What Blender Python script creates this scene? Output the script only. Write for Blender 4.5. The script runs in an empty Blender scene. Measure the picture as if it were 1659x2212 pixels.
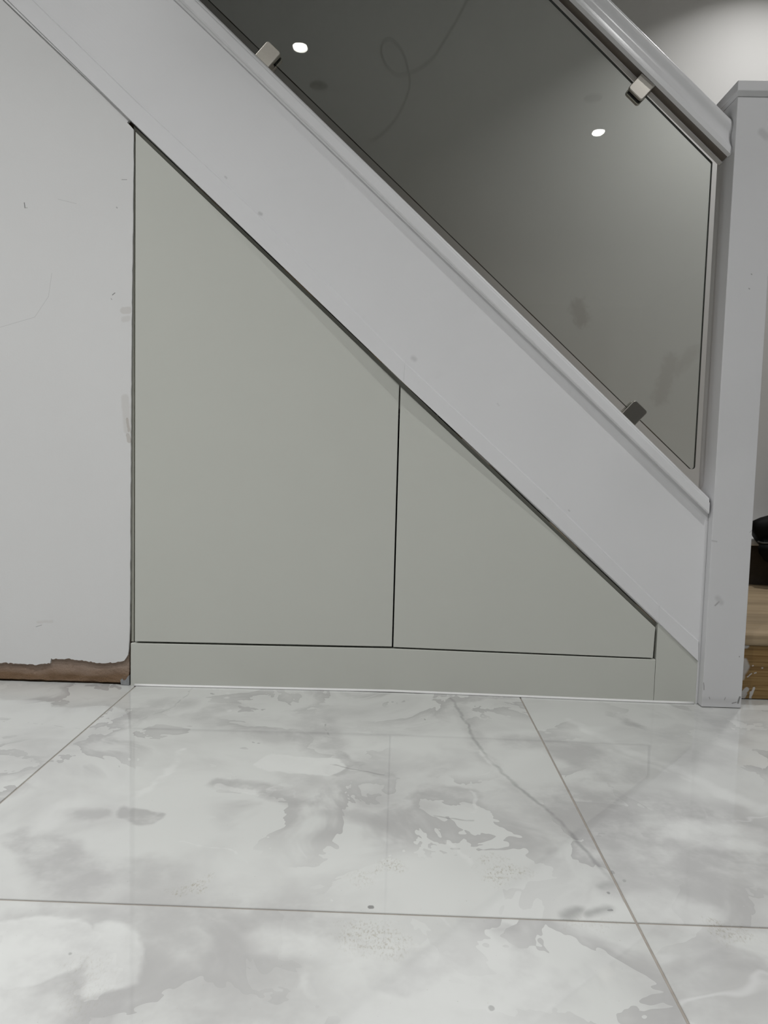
import bpy, bmesh, math, random
from mathutils import Vector, Matrix, noise

# ------------------------------------------------------------------ camera, world, exposure
SC = bpy.context.scene
COL = SC.collection
cam_data = bpy.data.cameras.new('camera')
cam_data.sensor_fit = 'HORIZONTAL'
cam_data.sensor_width = 36.0
cam_data.lens = 1582.6 * 36.0 / 1659.0
cam_data.clip_start = 0.02
cam = bpy.data.objects.new('camera', cam_data)
COL.objects.link(cam)
c_r = Vector((0.9994685, 0.01846644, 0.02686464))
c_u = Vector((-0.02811291, 0.07103967, 0.99707724))
c_f = Vector((-0.01650401, 0.99730254, -0.07152106))
m = Matrix((c_r, c_u, -c_f)).transposed().to_4x4()
m.translation = Vector((0.0, -1.68969, 0.55))
cam.matrix_world = m
SC.camera = cam

world = bpy.data.worlds.new('world')
SC.world = world
world.use_nodes = True
world.node_tree.nodes['Background'].inputs[0].default_value = (0.02, 0.02, 0.02, 1)
world.node_tree.nodes['Background'].inputs[1].default_value = 0.2

SC.view_settings.view_transform = 'Standard'
SC.view_settings.look = 'None'
SC.view_settings.gamma = 1.0
SC.view_settings.use_curve_mapping = False
SC.view_settings.exposure = 0.03
SC.cycles.diffuse_bounces = 3
SC.cycles.adaptive_threshold = 0.02

CEIL = 2.4
# ceiling lights: (x, y, power, half-angle of the beam); the last two are unseen, added as fill
LAMPS = [(-0.493, -1.718, 9.0, 61), (1.066, -2.510, 5.5, 74), (0.95, -1.02, 6.6, 61), (-1.05, -1.02, 10.2, 61), (-2.1, -1.7, 6.0, 61), (-1.4, -5.0, 9.0, 61)]
LAMPS_OFF = [(-0.446, -2.056), (0.936, -2.130)]
STAIR_LAMP = (1.18, 0.50, 4.3)

# ------------------------------------------------------------------ measured marks (metres on the floor / on upright faces)
GREY_STROKES = [(-0.5429,-0.1807,-0.4685,-0.0988,0.03,0.03,0.6),(-0.4141,-0.1827,-0.3501,-0.1181,0.025,0.02,0.6),(-0.5166,-0.6808,-0.4666,-0.7153,0.03,0.012,0.8),(-0.4556,-0.7385,-0.3872,-0.7943,0.04,0.02,0.8),(-0.4074,-0.606,-0.3626,-0.6218,0.012,0.006,0.9),(-0.4958,-0.6242,-0.4347,-0.627,0.012,0.01,0.7),(-0.2878,-0.4962,-0.2135,-0.5165,0.014,0.012,0.8),(-0.2135,-0.5165,-0.1004,-0.573,0.013,0.014,0.9),(-0.1004,-0.573,-0.0047,-0.6148,0.016,0.02,0.7),(-0.2956,-0.2772,-0.1726,-0.3025,0.025,0.025,0.5),(-0.1504,-0.1721,-0.1267,-0.3102,0.03,0.025,0.7),(-0.1119,-0.354,-0.0962,-0.4347,0.018,0.008,0.9),(-0.0997,-0.3952,-0.0079,-0.4411,0.012,0.01,0.8),(-0.1583,-0.4716,-0.1173,-0.4829,0.02,0.02,0.5),(-0.3264,-0.7639,-0.2908,-0.7882,0.03,0.02,0.6),(-0.3621,-0.9297,-0.3022,-1.023,0.045,0.012,0.95),(-0.4258,-0.8812,-0.341,-0.8762,0.025,0.02,0.6),(-0.2776,-0.9015,-0.1133,-0.8755,0.07,0.06,0.7),(-0.2285,-0.972,-0.1072,-0.9787,0.06,0.05,0.6),(-0.1028,-0.8533,-0.0693,-0.8829,0.016,0.006,0.7),(0.0708,-0.4948,0.123,-0.5196,0.024,0.008,0.7),(0.0692,-0.4406,0.1666,-0.4038,0.008,0.01,0.6),(0.2465,-0.2661,0.3306,-0.2588,0.03,0.02,0.6),(0.3567,-0.3033,0.41,-0.3941,0.05,0.02,0.7),(0.3232,-0.565,0.5066,-0.6097,0.09,0.07,0.9),(0.3701,-0.6836,0.5118,-0.6863,0.07,0.06,0.8),(0.5023,-0.0817,0.5212,-0.1571,0.01,0.01,0.9),(0.3091,-0.7659,0.3291,-0.8044,0.03,0.02,0.6),(0.0112,-0.9557,0.0618,-0.923,0.028,0.008,0.8),(0.1404,-0.8773,0.1578,-0.9511,0.014,0.014,0.9),(0.1438,-0.962,0.1554,-0.9647,0.03,0.03,0.5),(0.3373,-0.9274,0.4094,-0.9014,0.07,0.05,0.6),(0.6685,0.0644,0.7125,-0.2255,0.02,0.03,0.5),(-0.0135,-0.5429,0.0452,-0.5851,0.03,0.03,0.5),(0.1617,-0.0839,0.1698,-0.2963,0.015,0.02,0.6),(0.1737,-0.3409,0.2264,-0.4915,0.012,0.018,0.6),(0.2592,-0.5918,0.2838,-0.6893,0.012,0.02,0.6)]
WHITE_STROKES = [(-0.3874,-0.3663,-0.3796,-0.5033,0.004,0.006,0.8),(-0.3796,-0.5033,-0.3919,-0.579,0.006,0.008,0.8),(-0.3861,-0.0079,-0.3359,-0.1318,0.004,0.004,0.9),(-0.3359,-0.1318,-0.3551,-0.1828,0.005,0.004,0.9),(-0.2072,-0.4182,-0.1239,-0.4213,0.034,0.004,0.9),(-0.2844,-0.5099,-0.2101,-0.5348,0.006,0.004,0.8),(-0.4173,-0.9175,-0.377,-0.9305,0.05,0.006,0.9),(-0.3162,-0.9156,-0.2982,-0.9622,0.03,0.008,0.8),(0.3884,-0.15,0.5157,-0.3552,0.008,0.012,0.8),(0.5157,-0.3552,0.6054,-0.5211,0.012,0.014,0.8),(0.4389,-0.2963,0.5255,-0.4178,0.006,0.008,0.6),(0.4665,-0.6056,0.5463,-0.6138,0.03,0.02,0.7),(0.3232,-0.8047,0.3696,-0.8187,0.03,0.02,0.7),(-0.1213,-0.8925,-0.035,-0.9188,0.02,0.02,0.7),(-0.0717,-0.9567,-0.0552,-1.0143,0.007,0.008,0.7),(0.0255,-0.9781,0.1111,-0.9735,0.07,0.05,0.8),(-0.3087,-0.682,-0.2215,-0.7134,0.0015,0.002,0.6),(-0.2215,-0.7134,-0.0646,-0.8141,0.0015,0.002,0.6),(0.1763,-0.3186,0.203,-0.4395,0.006,0.006,0.7),(0.0858,-0.6253,0.1276,-0.7174,0.004,0.005,0.7),(0.1342,-0.4812,0.1327,-0.6079,0.003,0.004,0.6),(-0.5064,-0.6463,-0.5058,-0.6027,0.02,0.02,0.6),(-0.3745,-1.0148,-0.3594,-1.0259,0.04,0.02,0.7)]
DARK_STROKES = [(0.1408,-0.0158,0.1625,-0.1844,0.0012,0.005,0.55),(0.1625,-0.1844,0.1678,-0.2729,0.0012,0.005,0.55),(0.1678,-0.2729,0.1902,-0.3817,0.0012,0.005,0.55),(0.1902,-0.3817,0.2264,-0.4915,0.0012,0.005,0.55),(0.2264,-0.4915,0.2582,-0.5621,0.0012,0.005,0.55),(0.2582,-0.5621,0.2684,-0.5983,0.0012,0.005,0.55),(0.2684,-0.5983,0.28,-0.652,0.0012,0.005,0.55),(0.28,-0.652,0.2857,-0.6868,0.0012,0.005,0.55),(0.2857,-0.6868,0.3016,-0.7506,0.0012,0.005,0.55),(-0.1328,-0.2114,-0.1239,-0.2743,0.001,0.002,0.8),(0.074,-0.586,0.1316,-0.598,0.0015,0.002,0.6),(-0.1046,-0.4058,-0.0077,-0.4486,0.001,0.002,0.5),(0.2232,-0.8257,0.2387,-0.8155,0.005,0.01,0.6),(0.2501,-0.8241,0.2764,-0.8113,0.004,0.01,0.6),(0.2831,-0.7624,0.3016,-0.7506,0.004,0.008,0.5),(-0.8059,-0.2251,-0.7324,-0.2557,0.0004,0.0006,0.7),(-0.7324,-0.2557,-0.6142,-0.2783,0.0004,0.0006,0.7),(-0.4695,-0.1297,-0.4666,-0.0057,0.001,0.002,0.5),(-0.5181,-0.2227,-0.4695,-0.1297,0.001,0.002,0.4),(-0.018,-0.8254,-0.0146,-0.8252,0.0024,0.001,0.95),(0.277,-0.815,0.2805,-0.8148,0.0024,0.001,0.95),(0.2896,-0.7753,0.2896,-0.7774,0.0018,0.001,0.9),(0.1104,-0.9863,0.1107,-0.9875,0.0022,0.001,0.7),(0.3163,-0.7465,0.3166,-0.7476,0.002,0.001,0.6),(0.3062,-0.7263,0.3065,-0.7274,0.003,0.001,0.8),(-0.4155,-0.0382,-0.4095,-0.041,0.003,0.001,0.8),(-0.1461,-0.9397,-0.1448,-0.9411,0.002,0.001,0.6),(-0.3465,-0.928,-0.3457,-0.9287,0.002,0.001,0.5),(0.0721,-0.1569,0.0738,-0.1652,0.002,0.001,0.7)]
DIRT_STROKES = [(-0.2523,-0.8031,-0.2387,-0.788,0.01,0.012,1),(-0.0089,-0.7321,0.0163,-0.7327,0.008,0.012,0.9),(0.1491,-0.7463,0.1734,-0.7371,0.014,0.016,0.9),(0.1312,-0.7137,0.159,-0.6976,0.006,0.01,0.8),(-0.0239,-0.8827,0.0002,-0.8854,0.02,0.025,0.9),(0.4032,-0.8452,0.4161,-0.853,0.014,0.016,0.9),(-0.317,-0.9456,-0.2953,-1.0076,0.012,0.03,0.3),(-0.0329,-0.7558,-0.0263,-0.7662,0.01,0.01,0.6),(0.2287,-0.838,0.2602,-0.845,0.01,0.02,0.3)]
WALL_MARKS = [(-0.8614,1.1078,-0.8599,1.0966,0.0007,0.0008,0.9),(-0.8599,1.0966,-0.8546,1.0967,0.0004,0.0005,0.6),(-0.6393,1.1632,-0.6277,1.1634,0.0004,0.0006,0.7),(-0.6602,0.9075,-0.6549,0.9118,0.0009,0.0007,0.7),(-0.6634,0.8991,-0.6618,0.8971,0.0006,0.0006,0.6),(-0.6508,1.102,-0.6498,1.101,0.0012,0.001,0.4),(-0.8414,0.1342,-0.8281,0.139,0.0005,0.0006,0.5),(-0.7847,1.1176,-0.7425,1.1082,0.0003,0.0005,0.25),(-0.7994,0.953,-0.8071,0.901,0.0003,0.0006,0.25),(-0.8071,0.901,-0.8394,0.8534,0.0003,0.0006,0.25),(-0.8394,0.8534,-0.9199,0.8286,0.0003,0.0006,0.25)]
WALL_FILLER = [(-0.8369,0.1454,-0.8039,0.1486,0.0008,0.005,0.16),(-0.6347,0.8738,-0.623,0.8741,0.007,0.002,0.25),(-0.6336,0.853,-0.6251,0.8553,0.006,0.003,0.18),(-0.6257,0.6272,-0.6224,0.6008,0.003,0.001,0.55),(-0.6246,0.5901,-0.6213,0.5774,0.005,0.001,0.45),(-0.6312,0.6748,-0.6246,0.6007,0.008,0.004,0.2)]
BACK_MARKS = [(0.6077,1.0987,0.6226,1.0518,0.02,0.02,0.35),(0.9391,0.9169,0.906,0.7887,0.02,0.02,0.25),(0.9568,0.8856,1.0169,0.9505,0.015,0.02,0.2)]
EDGE = [[-0.9283, 0.0458], [-0.8841, 0.0439], [-0.8454, 0.0429], [-0.8088, 0.0474], [-0.8066, 0.0586], [-0.7624, 0.06], [-0.7238, 0.0557], [-0.6908, 0.0523], [-0.6522, 0.0546], [-0.6324, 0.0608], [-0.6236, 0.0722], [-0.6214, 0.0879]]
RISER_SMEARS = [(0.8389,0.1458,0.8455,0.1292,0.006,0.003,0.9),(0.8434,0.0919,0.8486,0.0786,0.006,0.004,0.7),(0.8427,0.0671,0.8486,0.0786,0.007,0.004,0.7),(0.8415,0.0501,0.843,0.0614,0.004,0.003,0.6),(0.844,0.0105,0.8531,0.0233,0.005,0.002,0.9),(0.8445,0.0014,0.8505,0.0118,0.004,0.002,0.8),(0.8624,-0.0025,0.8635,0.0157,0.0025,0.001,0.95),(0.864,0.0077,0.8705,0.0272,0.0025,0.001,0.95),(0.8534,0.0539,0.8628,0.0621,0.0012,0.001,0.8),(0.8638,0.0813,0.8649,0.0814,0.0014,0.001,0.7),(0.8861,0.0764,0.8872,0.0764,0.0014,0.001,0.7),(0.8693,0.0634,0.8726,0.0647,0.0014,0.001,0.7)]
POST_MARKS = [(0.7987,0.0135,0.8021,0.0267,0.0016,0.002,0.8),(0.7861,0.012,0.7944,0.0145,0.001,0.0015,0.7),(0.7677,0.019,0.7695,0.0245,0.0008,0.001,0.5),(0.7325,0.0244,0.7338,0.0201,0.0008,0.001,0.5),(0.7178,0.0576,0.7198,0.0414,0.0007,0.001,0.6),(0.7337,0.238,0.7415,0.2468,0.0012,0.002,0.45),(0.7379,0.2553,0.7469,0.2449,0.004,0.006,0.18),(0.7953,0.1218,0.7953,0.1208,0.0008,0.0008,0.7),(0.8017,0.4077,0.8076,0.4142,0.0006,0.0008,0.4),(0.7176,0.3863,0.7282,0.3845,0.001,0.002,0.25),(0.7692,0.98,0.7703,0.979,0.001,0.001,0.5),(0.7661,0.9488,0.7672,0.9478,0.001,0.001,0.5),(0.7723,1.2835,0.783,1.2739,0.006,0.006,0.2),(0.7202,0.0175,0.8049,0.0159,0.004,0.008,0.12)]
STRING_MARKS = [(-0.4052,1.1742,-0.4021,1.1712,0.002,0.002,0.35),(-0.3269,1.0958,-0.3227,1.0939,0.003,0.003,0.3),(0.0079,0.7619,0.01,0.7264,0.0003,0.0004,0.5),(0.3449,0.4725,0.3482,0.4705,0.0015,0.0015,0.3),(0.0284,0.7821,0.0327,0.7791,0.004,0.005,0.2),(0.2244,0.6837,0.2277,0.6796,0.0015,0.002,0.4),(0.397,0.4452,0.3992,0.4431,0.0015,0.0015,0.4),(-0.1528,1.015,-0.1507,1.012,0.001,0.001,0.4),(-0.0853,0.9479,-0.0832,0.9449,0.001,0.001,0.3),(0.6159,0.23,0.6172,0.2062,0.0006,0.0006,0.5)]
CABLE = [[0.213, 2.271], [0.148, 2.146], [0.09, 2.053], [0.031, 2.005], [-0.004, 1.993], [-0.035, 1.987], [-0.06, 2.0], [-0.089, 2.037], [-0.106, 2.083], [-0.101, 2.12], [-0.081, 2.14], [-0.057, 2.134], [-0.028, 2.104], [-0.009, 2.06], [0.005, 2.001], [0.003, 1.959], [-0.015, 1.9], [-0.038, 1.849], [-0.072, 1.801], [-0.116, 1.759], [-0.137, 1.747]]

# ------------------------------------------------------------------ helpers
def tag(o, label=None, cat=None, group=None, kind=None):
    if label: o['label'] = label
    if cat: o['category'] = cat
    if group: o['group'] = group
    if kind: o['kind'] = kind
    return o

def empty(name, loc=(0, 0, 0)):
    o = bpy.data.objects.new(name, None)
    o.empty_display_size = 0.05
    COL.objects.link(o)
    o.location = loc
    return o

def link(name, bm, mats, parent=None, smooth=False):
    bmesh.ops.recalc_face_normals(bm, faces=bm.faces[:])
    me = bpy.data.meshes.new(name)
    bm.to_mesh(me)
    bm.free()
    if smooth:
        for p in me.polygons: p.use_smooth = True
    for mt in (mats if isinstance(mats, (list, tuple)) else [mats]): me.materials.append(mt)
    o = bpy.data.objects.new(name, me)
    COL.objects.link(o)
    if parent:
        o.parent = parent
        o.matrix_parent_inverse = Matrix.Translation(-parent.location)
    return o

def prism(bm, poly, y0, y1, fn=None):
    """polygon in (x, z) extruded from y0 to y1; fn maps (x, y, z)"""
    fn = fn or (lambda x, y, z: (x, y, z))
    a = [bm.verts.new(fn(x, y0, z)) for x, z in poly]
    b = [bm.verts.new(fn(x, y1, z)) for x, z in poly]
    n = len(poly)
    fs = [bm.faces.new(a), bm.faces.new(b[::-1])]
    for i in range(n):
        fs.append(bm.faces.new((a[i], b[i], b[(i + 1) % n], a[(i + 1) % n])))
    return a, b, fs

def slab(bm, poly, z0, z1):
    """polygon in (x, y) extruded from z0 to z1"""
    a = [bm.verts.new((x, y, z0)) for x, y in poly]
    b = [bm.verts.new((x, y, z1)) for x, y in poly]
    n = len(poly)
    bm.faces.new(a[::-1]); bm.faces.new(b)
    for i in range(n):
        bm.faces.new((a[i], a[(i + 1) % n], b[(i + 1) % n], b[i]))
    return a, b

def box(bm, x0, x1, y0, y1, z0, z1):
    return slab(bm, [(x0, y0), (x1, y0), (x1, y1), (x0, y1)], z0, z1)

def bevel_edges(bm, edges, w, seg=2):
    bmesh.ops.bevel(bm, geom=edges, offset=w, offset_type='OFFSET', segments=seg, profile=0.5, affect='EDGES', clamp_overlap=True)

def bevel_all(bm, w, seg=2, ang=0.5):
    bm.normal_update()
    es = [e for e in bm.edges if len(e.link_faces) == 2 and e.calc_face_angle(0) > ang]
    bevel_edges(bm, es, w, seg)

def tube(bm, pts, r, n=8):
    rings = []
    k = len(pts)
    up = Vector((0, 1, 0))
    for i, p in enumerate(pts):
        t = (Vector(pts[min(i + 1, k - 1)]) - Vector(pts[max(i - 1, 0)])).normalized()
        a = t.cross(up)
        if a.length < 1e-4: a = t.cross(Vector((1, 0, 0)))
        a.normalize(); b = t.cross(a).normalized()
        rings.append([bm.verts.new(Vector(p) + r * (math.cos(q) * a + math.sin(q) * b)) for q in [2 * math.pi * j / n for j in range(n)]])
    for i in range(k - 1):
        for j in range(n):
            bm.faces.new((rings[i][j], rings[i][(j + 1) % n], rings[i + 1][(j + 1) % n], rings[i + 1][j]))
    bm.faces.new(rings[0][::-1]); bm.faces.new(rings[-1])

def lathe(bm, prof, cx, cy, n=32, cap=True):
    rings = []
    for r, z in prof:
        rings.append([bm.verts.new((cx + r * math.cos(2 * math.pi * j / n), cy + r * math.sin(2 * math.pi * j / n), z)) for j in range(n)])
    for i in range(len(prof) - 1):
        for j in range(n):
            bm.faces.new((rings[i][j], rings[i][(j + 1) % n], rings[i + 1][(j + 1) % n], rings[i + 1][j]))
    if cap:
        bm.faces.new(rings[0]); bm.faces.new(rings[-1])

def catmull(P, sub=8):
    out = []
    Q = [P[0]] + list(P) + [P[-1]]
    for i in range(1, len(Q) - 2):
        p0, p1, p2, p3 = [Vector(v) for v in Q[i - 1:i + 3]]
        for s in range(sub):
            t = s / sub
            out.append(0.5 * ((2 * p1) + (p2 - p0) * t + (2 * p0 - 5 * p1 + 4 * p2 - p3) * t * t + (3 * p1 - p0 - 3 * p2 + p3) * t ** 3))
    out.append(Vector(P[-1]))
    return out

# ------------------------------------------------------------------ node helpers
class NT:
    def __init__(self, name):
        self.m = bpy.data.materials.new(name)
        self.m.use_nodes = True
        self.t = self.m.node_tree
        self.t.nodes.clear()
        self.out = self.t.nodes.new('ShaderNodeOutputMaterial')
    def n(self, kind, **kw):
        nd = self.t.nodes.new(kind)
        for k, v in kw.items():
            if k.startswith('i_'):
                key = k[2:]
                nd.inputs[int(key) if key.isdigit() else key].default_value = v
            else:
                setattr(nd, k, v)
        return nd
    def l(self, a, b): self.t.links.new(a, b)
    def put(self, sock, v):
        if hasattr(v, 'is_linked') or isinstance(v, bpy.types.NodeSocket): self.l(v, sock)
        else: sock.default_value = v
    def math(self, op, a, b=0.0, c=None, clamp=False):
        nd = self.n('ShaderNodeMath', operation=op, use_clamp=clamp)
        self.put(nd.inputs[0], a); self.put(nd.inputs[1], b)
        if c is not None: self.put(nd.inputs[2], c)
        return nd.outputs[0]
    def vec(self, op, a, b=None):
        nd = self.n('ShaderNodeVectorMath', operation=op)
        self.put(nd.inputs[0], a)
        if b is not None: self.put(nd.inputs[3 if op == 'SCALE' else 1], b)
        return nd.outputs[0]
    def mix(self, fac, a, b):
        nd = self.n('ShaderNodeMix', data_type='RGBA')
        self.put(nd.inputs[0], fac); self.put(nd.inputs[6], a); self.put(nd.inputs[7], b)
        return nd.outputs[2]
    def pos(self): return self.n('ShaderNodeNewGeometry').outputs['Position']
    def noise(self, vec, scale, detail=3.0, rough=0.5, out=0, dist=0.0):
        nd = self.n('ShaderNodeTexNoise')
        self.l(vec, nd.inputs['Vector'])
        nd.inputs['Scale'].default_value = scale; nd.inputs['Detail'].default_value = detail
        nd.inputs['Roughness'].default_value = rough; nd.inputs['Distortion'].default_value = dist
        return nd.outputs[out]
    def step(self, v, lo, hi):
        nd = self.n('ShaderNodeMapRange', interpolation_type='SMOOTHSTEP')
        self.put(nd.inputs[0], v); nd.inputs[1].default_value = lo; nd.inputs[2].default_value = hi
        return nd.outputs[0]
    def scale3(self, vec, s):
        return self.vec('MULTIPLY', vec, s)
    def warp(self, vec, scale, amp, detail=3.0):
        nz = self.noise(vec, scale, detail, 0.55, out=1)
        d = self.vec('SUBTRACT', nz, (0.5, 0.5, 0.5))
        return self.vec('ADD', vec, self.vec('SCALE', d, amp))
    def bsdf(self, col, rough=0.5, metal=0.0, spec=0.5, bump=None, bstr=0.2, bdist=0.002, coat=0.0):
        b = self.n('ShaderNodeBsdfPrincipled')
        self.put(b.inputs['Base Color'], col); self.put(b.inputs['Roughness'], rough)
        b.inputs['Metallic'].default_value = metal; b.inputs['Specular IOR Level'].default_value = spec
        b.inputs['Coat Weight'].default_value = coat; b.inputs['Coat Roughness'].default_value = 0.06
        if bump is not None:
            bp = self.n('ShaderNodeBump'); bp.inputs['Strength'].default_value = bstr; bp.inputs['Distance'].default_value = bdist
            self.l(bump, bp.inputs['Height']); self.l(bp.outputs[0], b.inputs['Normal'])
        self.l(b.outputs[0], self.out.inputs[0])
        return b

def make_stroke_group():
    g = bpy.data.node_groups.new('stroke', 'ShaderNodeTree')
    for nm, tp in (('P', 'NodeSocketVector'), ('A', 'NodeSocketVector'), ('B', 'NodeSocketVector'), ('In', 'NodeSocketFloat'), ('Out', 'NodeSocketFloat'), ('K', 'NodeSocketFloat'), ('Prev', 'NodeSocketFloat')):
        g.interface.new_socket(nm, in_out='INPUT', socket_type=tp)
    g.interface.new_socket('Fac', in_out='OUTPUT', socket_type='NodeSocketFloat')
    g.interface.new_socket('P', in_out='OUTPUT', socket_type='NodeSocketVector')
    N = g.nodes.new
    gi = N('NodeGroupInput'); go = N('NodeGroupOutput')
    def v(op, a, b):
        n = N('ShaderNodeVectorMath'); n.operation = op
        g.links.new(a, n.inputs[0]); g.links.new(b, n.inputs[3 if op == 'SCALE' else 1]); return n
    def f(op, a, b, cl=False):
        n = N('ShaderNodeMath'); n.operation = op; n.use_clamp = cl
        g.links.new(a, n.inputs[0]); g.links.new(b, n.inputs[1]); return n
    pa = v('SUBTRACT', gi.outputs['P'], gi.outputs['A']); ba = v('SUBTRACT', gi.outputs['B'], gi.outputs['A'])
    d1 = v('DOT_PRODUCT', pa.outputs[0], ba.outputs[0]); d2 = v('DOT_PRODUCT', ba.outputs[0], ba.outputs[0])
    h = f('DIVIDE', d1.outputs[1], d2.outputs[1], True)
    sc = v('SCALE', ba.outputs[0], h.outputs[0])
    ds = v('DISTANCE', pa.outputs[0], sc.outputs[0])
    mr = N('ShaderNodeMapRange'); mr.interpolation_type = 'SMOOTHSTEP'
    g.links.new(ds.outputs[1], mr.inputs[0]); g.links.new(gi.outputs['In'], mr.inputs[1]); g.links.new(gi.outputs['Out'], mr.inputs[2])
    mr.inputs[3].default_value = 1.0; mr.inputs[4].default_value = 0.0
    mu = f('MULTIPLY', mr.outputs[0], gi.outputs['K']); mx = f('MAXIMUM', mu.outputs[0], gi.outputs['Prev'])
    g.links.new(mx.outputs[0], go.inputs[0])
    # the coordinate is handed on through the result, so that marks are worked out one after another
    ti = N('ShaderNodeMath'); ti.operation = 'MULTIPLY'; ti.inputs[1].default_value = 1e-7
    g.links.new(mx.outputs[0], ti.inputs[0])
    ad = N('ShaderNodeVectorMath'); ad.operation = 'ADD'
    g.links.new(gi.outputs['P'], ad.inputs[0]); g.links.new(ti.outputs[0], ad.inputs[1]); g.links.new(ad.outputs[0], go.inputs[1])
    return g
STROKE = make_stroke_group()

def strokes(nt, P, L, plane, c=0.0):
    """union of soft capsule marks; plane 'xy' (floor) or 'xz' (upright at y = c)"""
    prev = None
    if not L:
        return 0.0
    for ax, az, bx, bz, r, s, k in L:
        n = nt.n('ShaderNodeGroup'); n.node_tree = STROKE
        nt.l(P, n.inputs['P'])
        n.inputs['A'].default_value = (ax, az, c) if plane == 'xy' else (ax, c, az)
        n.inputs['B'].default_value = (bx, bz, c) if plane == 'xy' else (bx, c, bz)
        n.inputs['In'].default_value = max(0.0, r - s * 0.5); n.inputs['Out'].default_value = r + s; n.inputs['K'].default_value = k
        if prev is not None: nt.l(prev, n.inputs['Prev'])
        prev = n.outputs[0]; P = n.outputs[1]
    return prev

# ------------------------------------------------------------------ materials
def mat_wall(name, col, marks=None, rough=0.75):
    nt = NT(name); p = nt.pos()
    c = nt.mix(nt.noise(p, 3.0, 4), tuple(x * 0.96 for x in col) + (1,), tuple(min(1, x * 1.03) for x in col) + (1,))
    if marks:
        for L, tint, wamp, yc in marks:
            wp = nt.warp(p, 60.0, wamp) if wamp else p
            c = nt.mix(strokes(nt, wp, L, 'xz', yc), c, tint + (1,))
    h = nt.noise(p, 260.0, 3, 0.6)
    nt.bsdf(c, rough, spec=0.3, bump=h, bstr=0.12, bdist=0.001)
    return nt.m

def mat_paint(name, col, rough=0.42, grain=True, marks=None):
    """brushed satin paint over softwood, grain along the pitch of the stairs"""
    nt = NT(name); p = nt.pos()
    rot = nt.n('ShaderNodeVectorRotate', rotation_type='Y_AXIS'); rot.inputs['Angle'].default_value = -math.atan(0.8945)
    nt.l(p, rot.inputs['Vector'])
    st = nt.scale3(rot.outputs[0], (5.0, 60.0, 130.0))
    h = nt.noise(st, 1.6, 4, 0.6)
    h2 = nt.noise(p, 180.0, 2)
    hh = nt.math('ADD', h, nt.math('MULTIPLY', h2, 0.5))
    c = nt.mix(nt.noise(p, 5.0, 4), tuple(x * 0.955 for x in col) + (1,), tuple(min(1, x * 1.03) for x in col) + (1,))
    sm = nt.step(nt.noise(p, 17.0, 2), 0.74, 0.82)
    c = nt.mix(nt.math('MULTIPLY', sm, 0.12), c, tuple(x * 0.75 for x in col) + (1,))
    if marks:
        c = nt.mix(strokes(nt, nt.warp(p, 90.0, 0.002), marks[0], 'xz', marks[1]), c, (0.12, 0.115, 0.11, 1))
    nt.bsdf(c, rough, spec=0.45, bump=hh if grain else h2, bstr=0.10, bdist=0.0012)
    return nt.m

def mat_plain(name, col, rough=0.5, metal=0.0, spec=0.5, nscale=40.0, nvar=0.05, bstr=0.05):
    nt = NT(name); p = nt.pos()
    nz = nt.noise(p, nscale, 3)
    c = nt.mix(nz, tuple(x * (1 - nvar) for x in col) + (1,), tuple(min(1, x * (1 + nvar)) for x in col) + (1,))
    nt.bsdf(c, rough, metal, spec, bump=nz, bstr=bstr, bdist=0.0008)
    return nt.m

def near(L, bb):
    x0, x1, y0, y1 = bb
    return [q for q in L if min(q[0], q[2]) < x1 + q[4] + q[5] + 0.02 and max(q[0], q[2]) > x0 - q[4] - q[5] - 0.02
            and min(q[1], q[3]) < y1 + q[4] + q[5] + 0.02 and max(q[1], q[3]) > y0 - q[4] - q[5] - 0.02]

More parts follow.
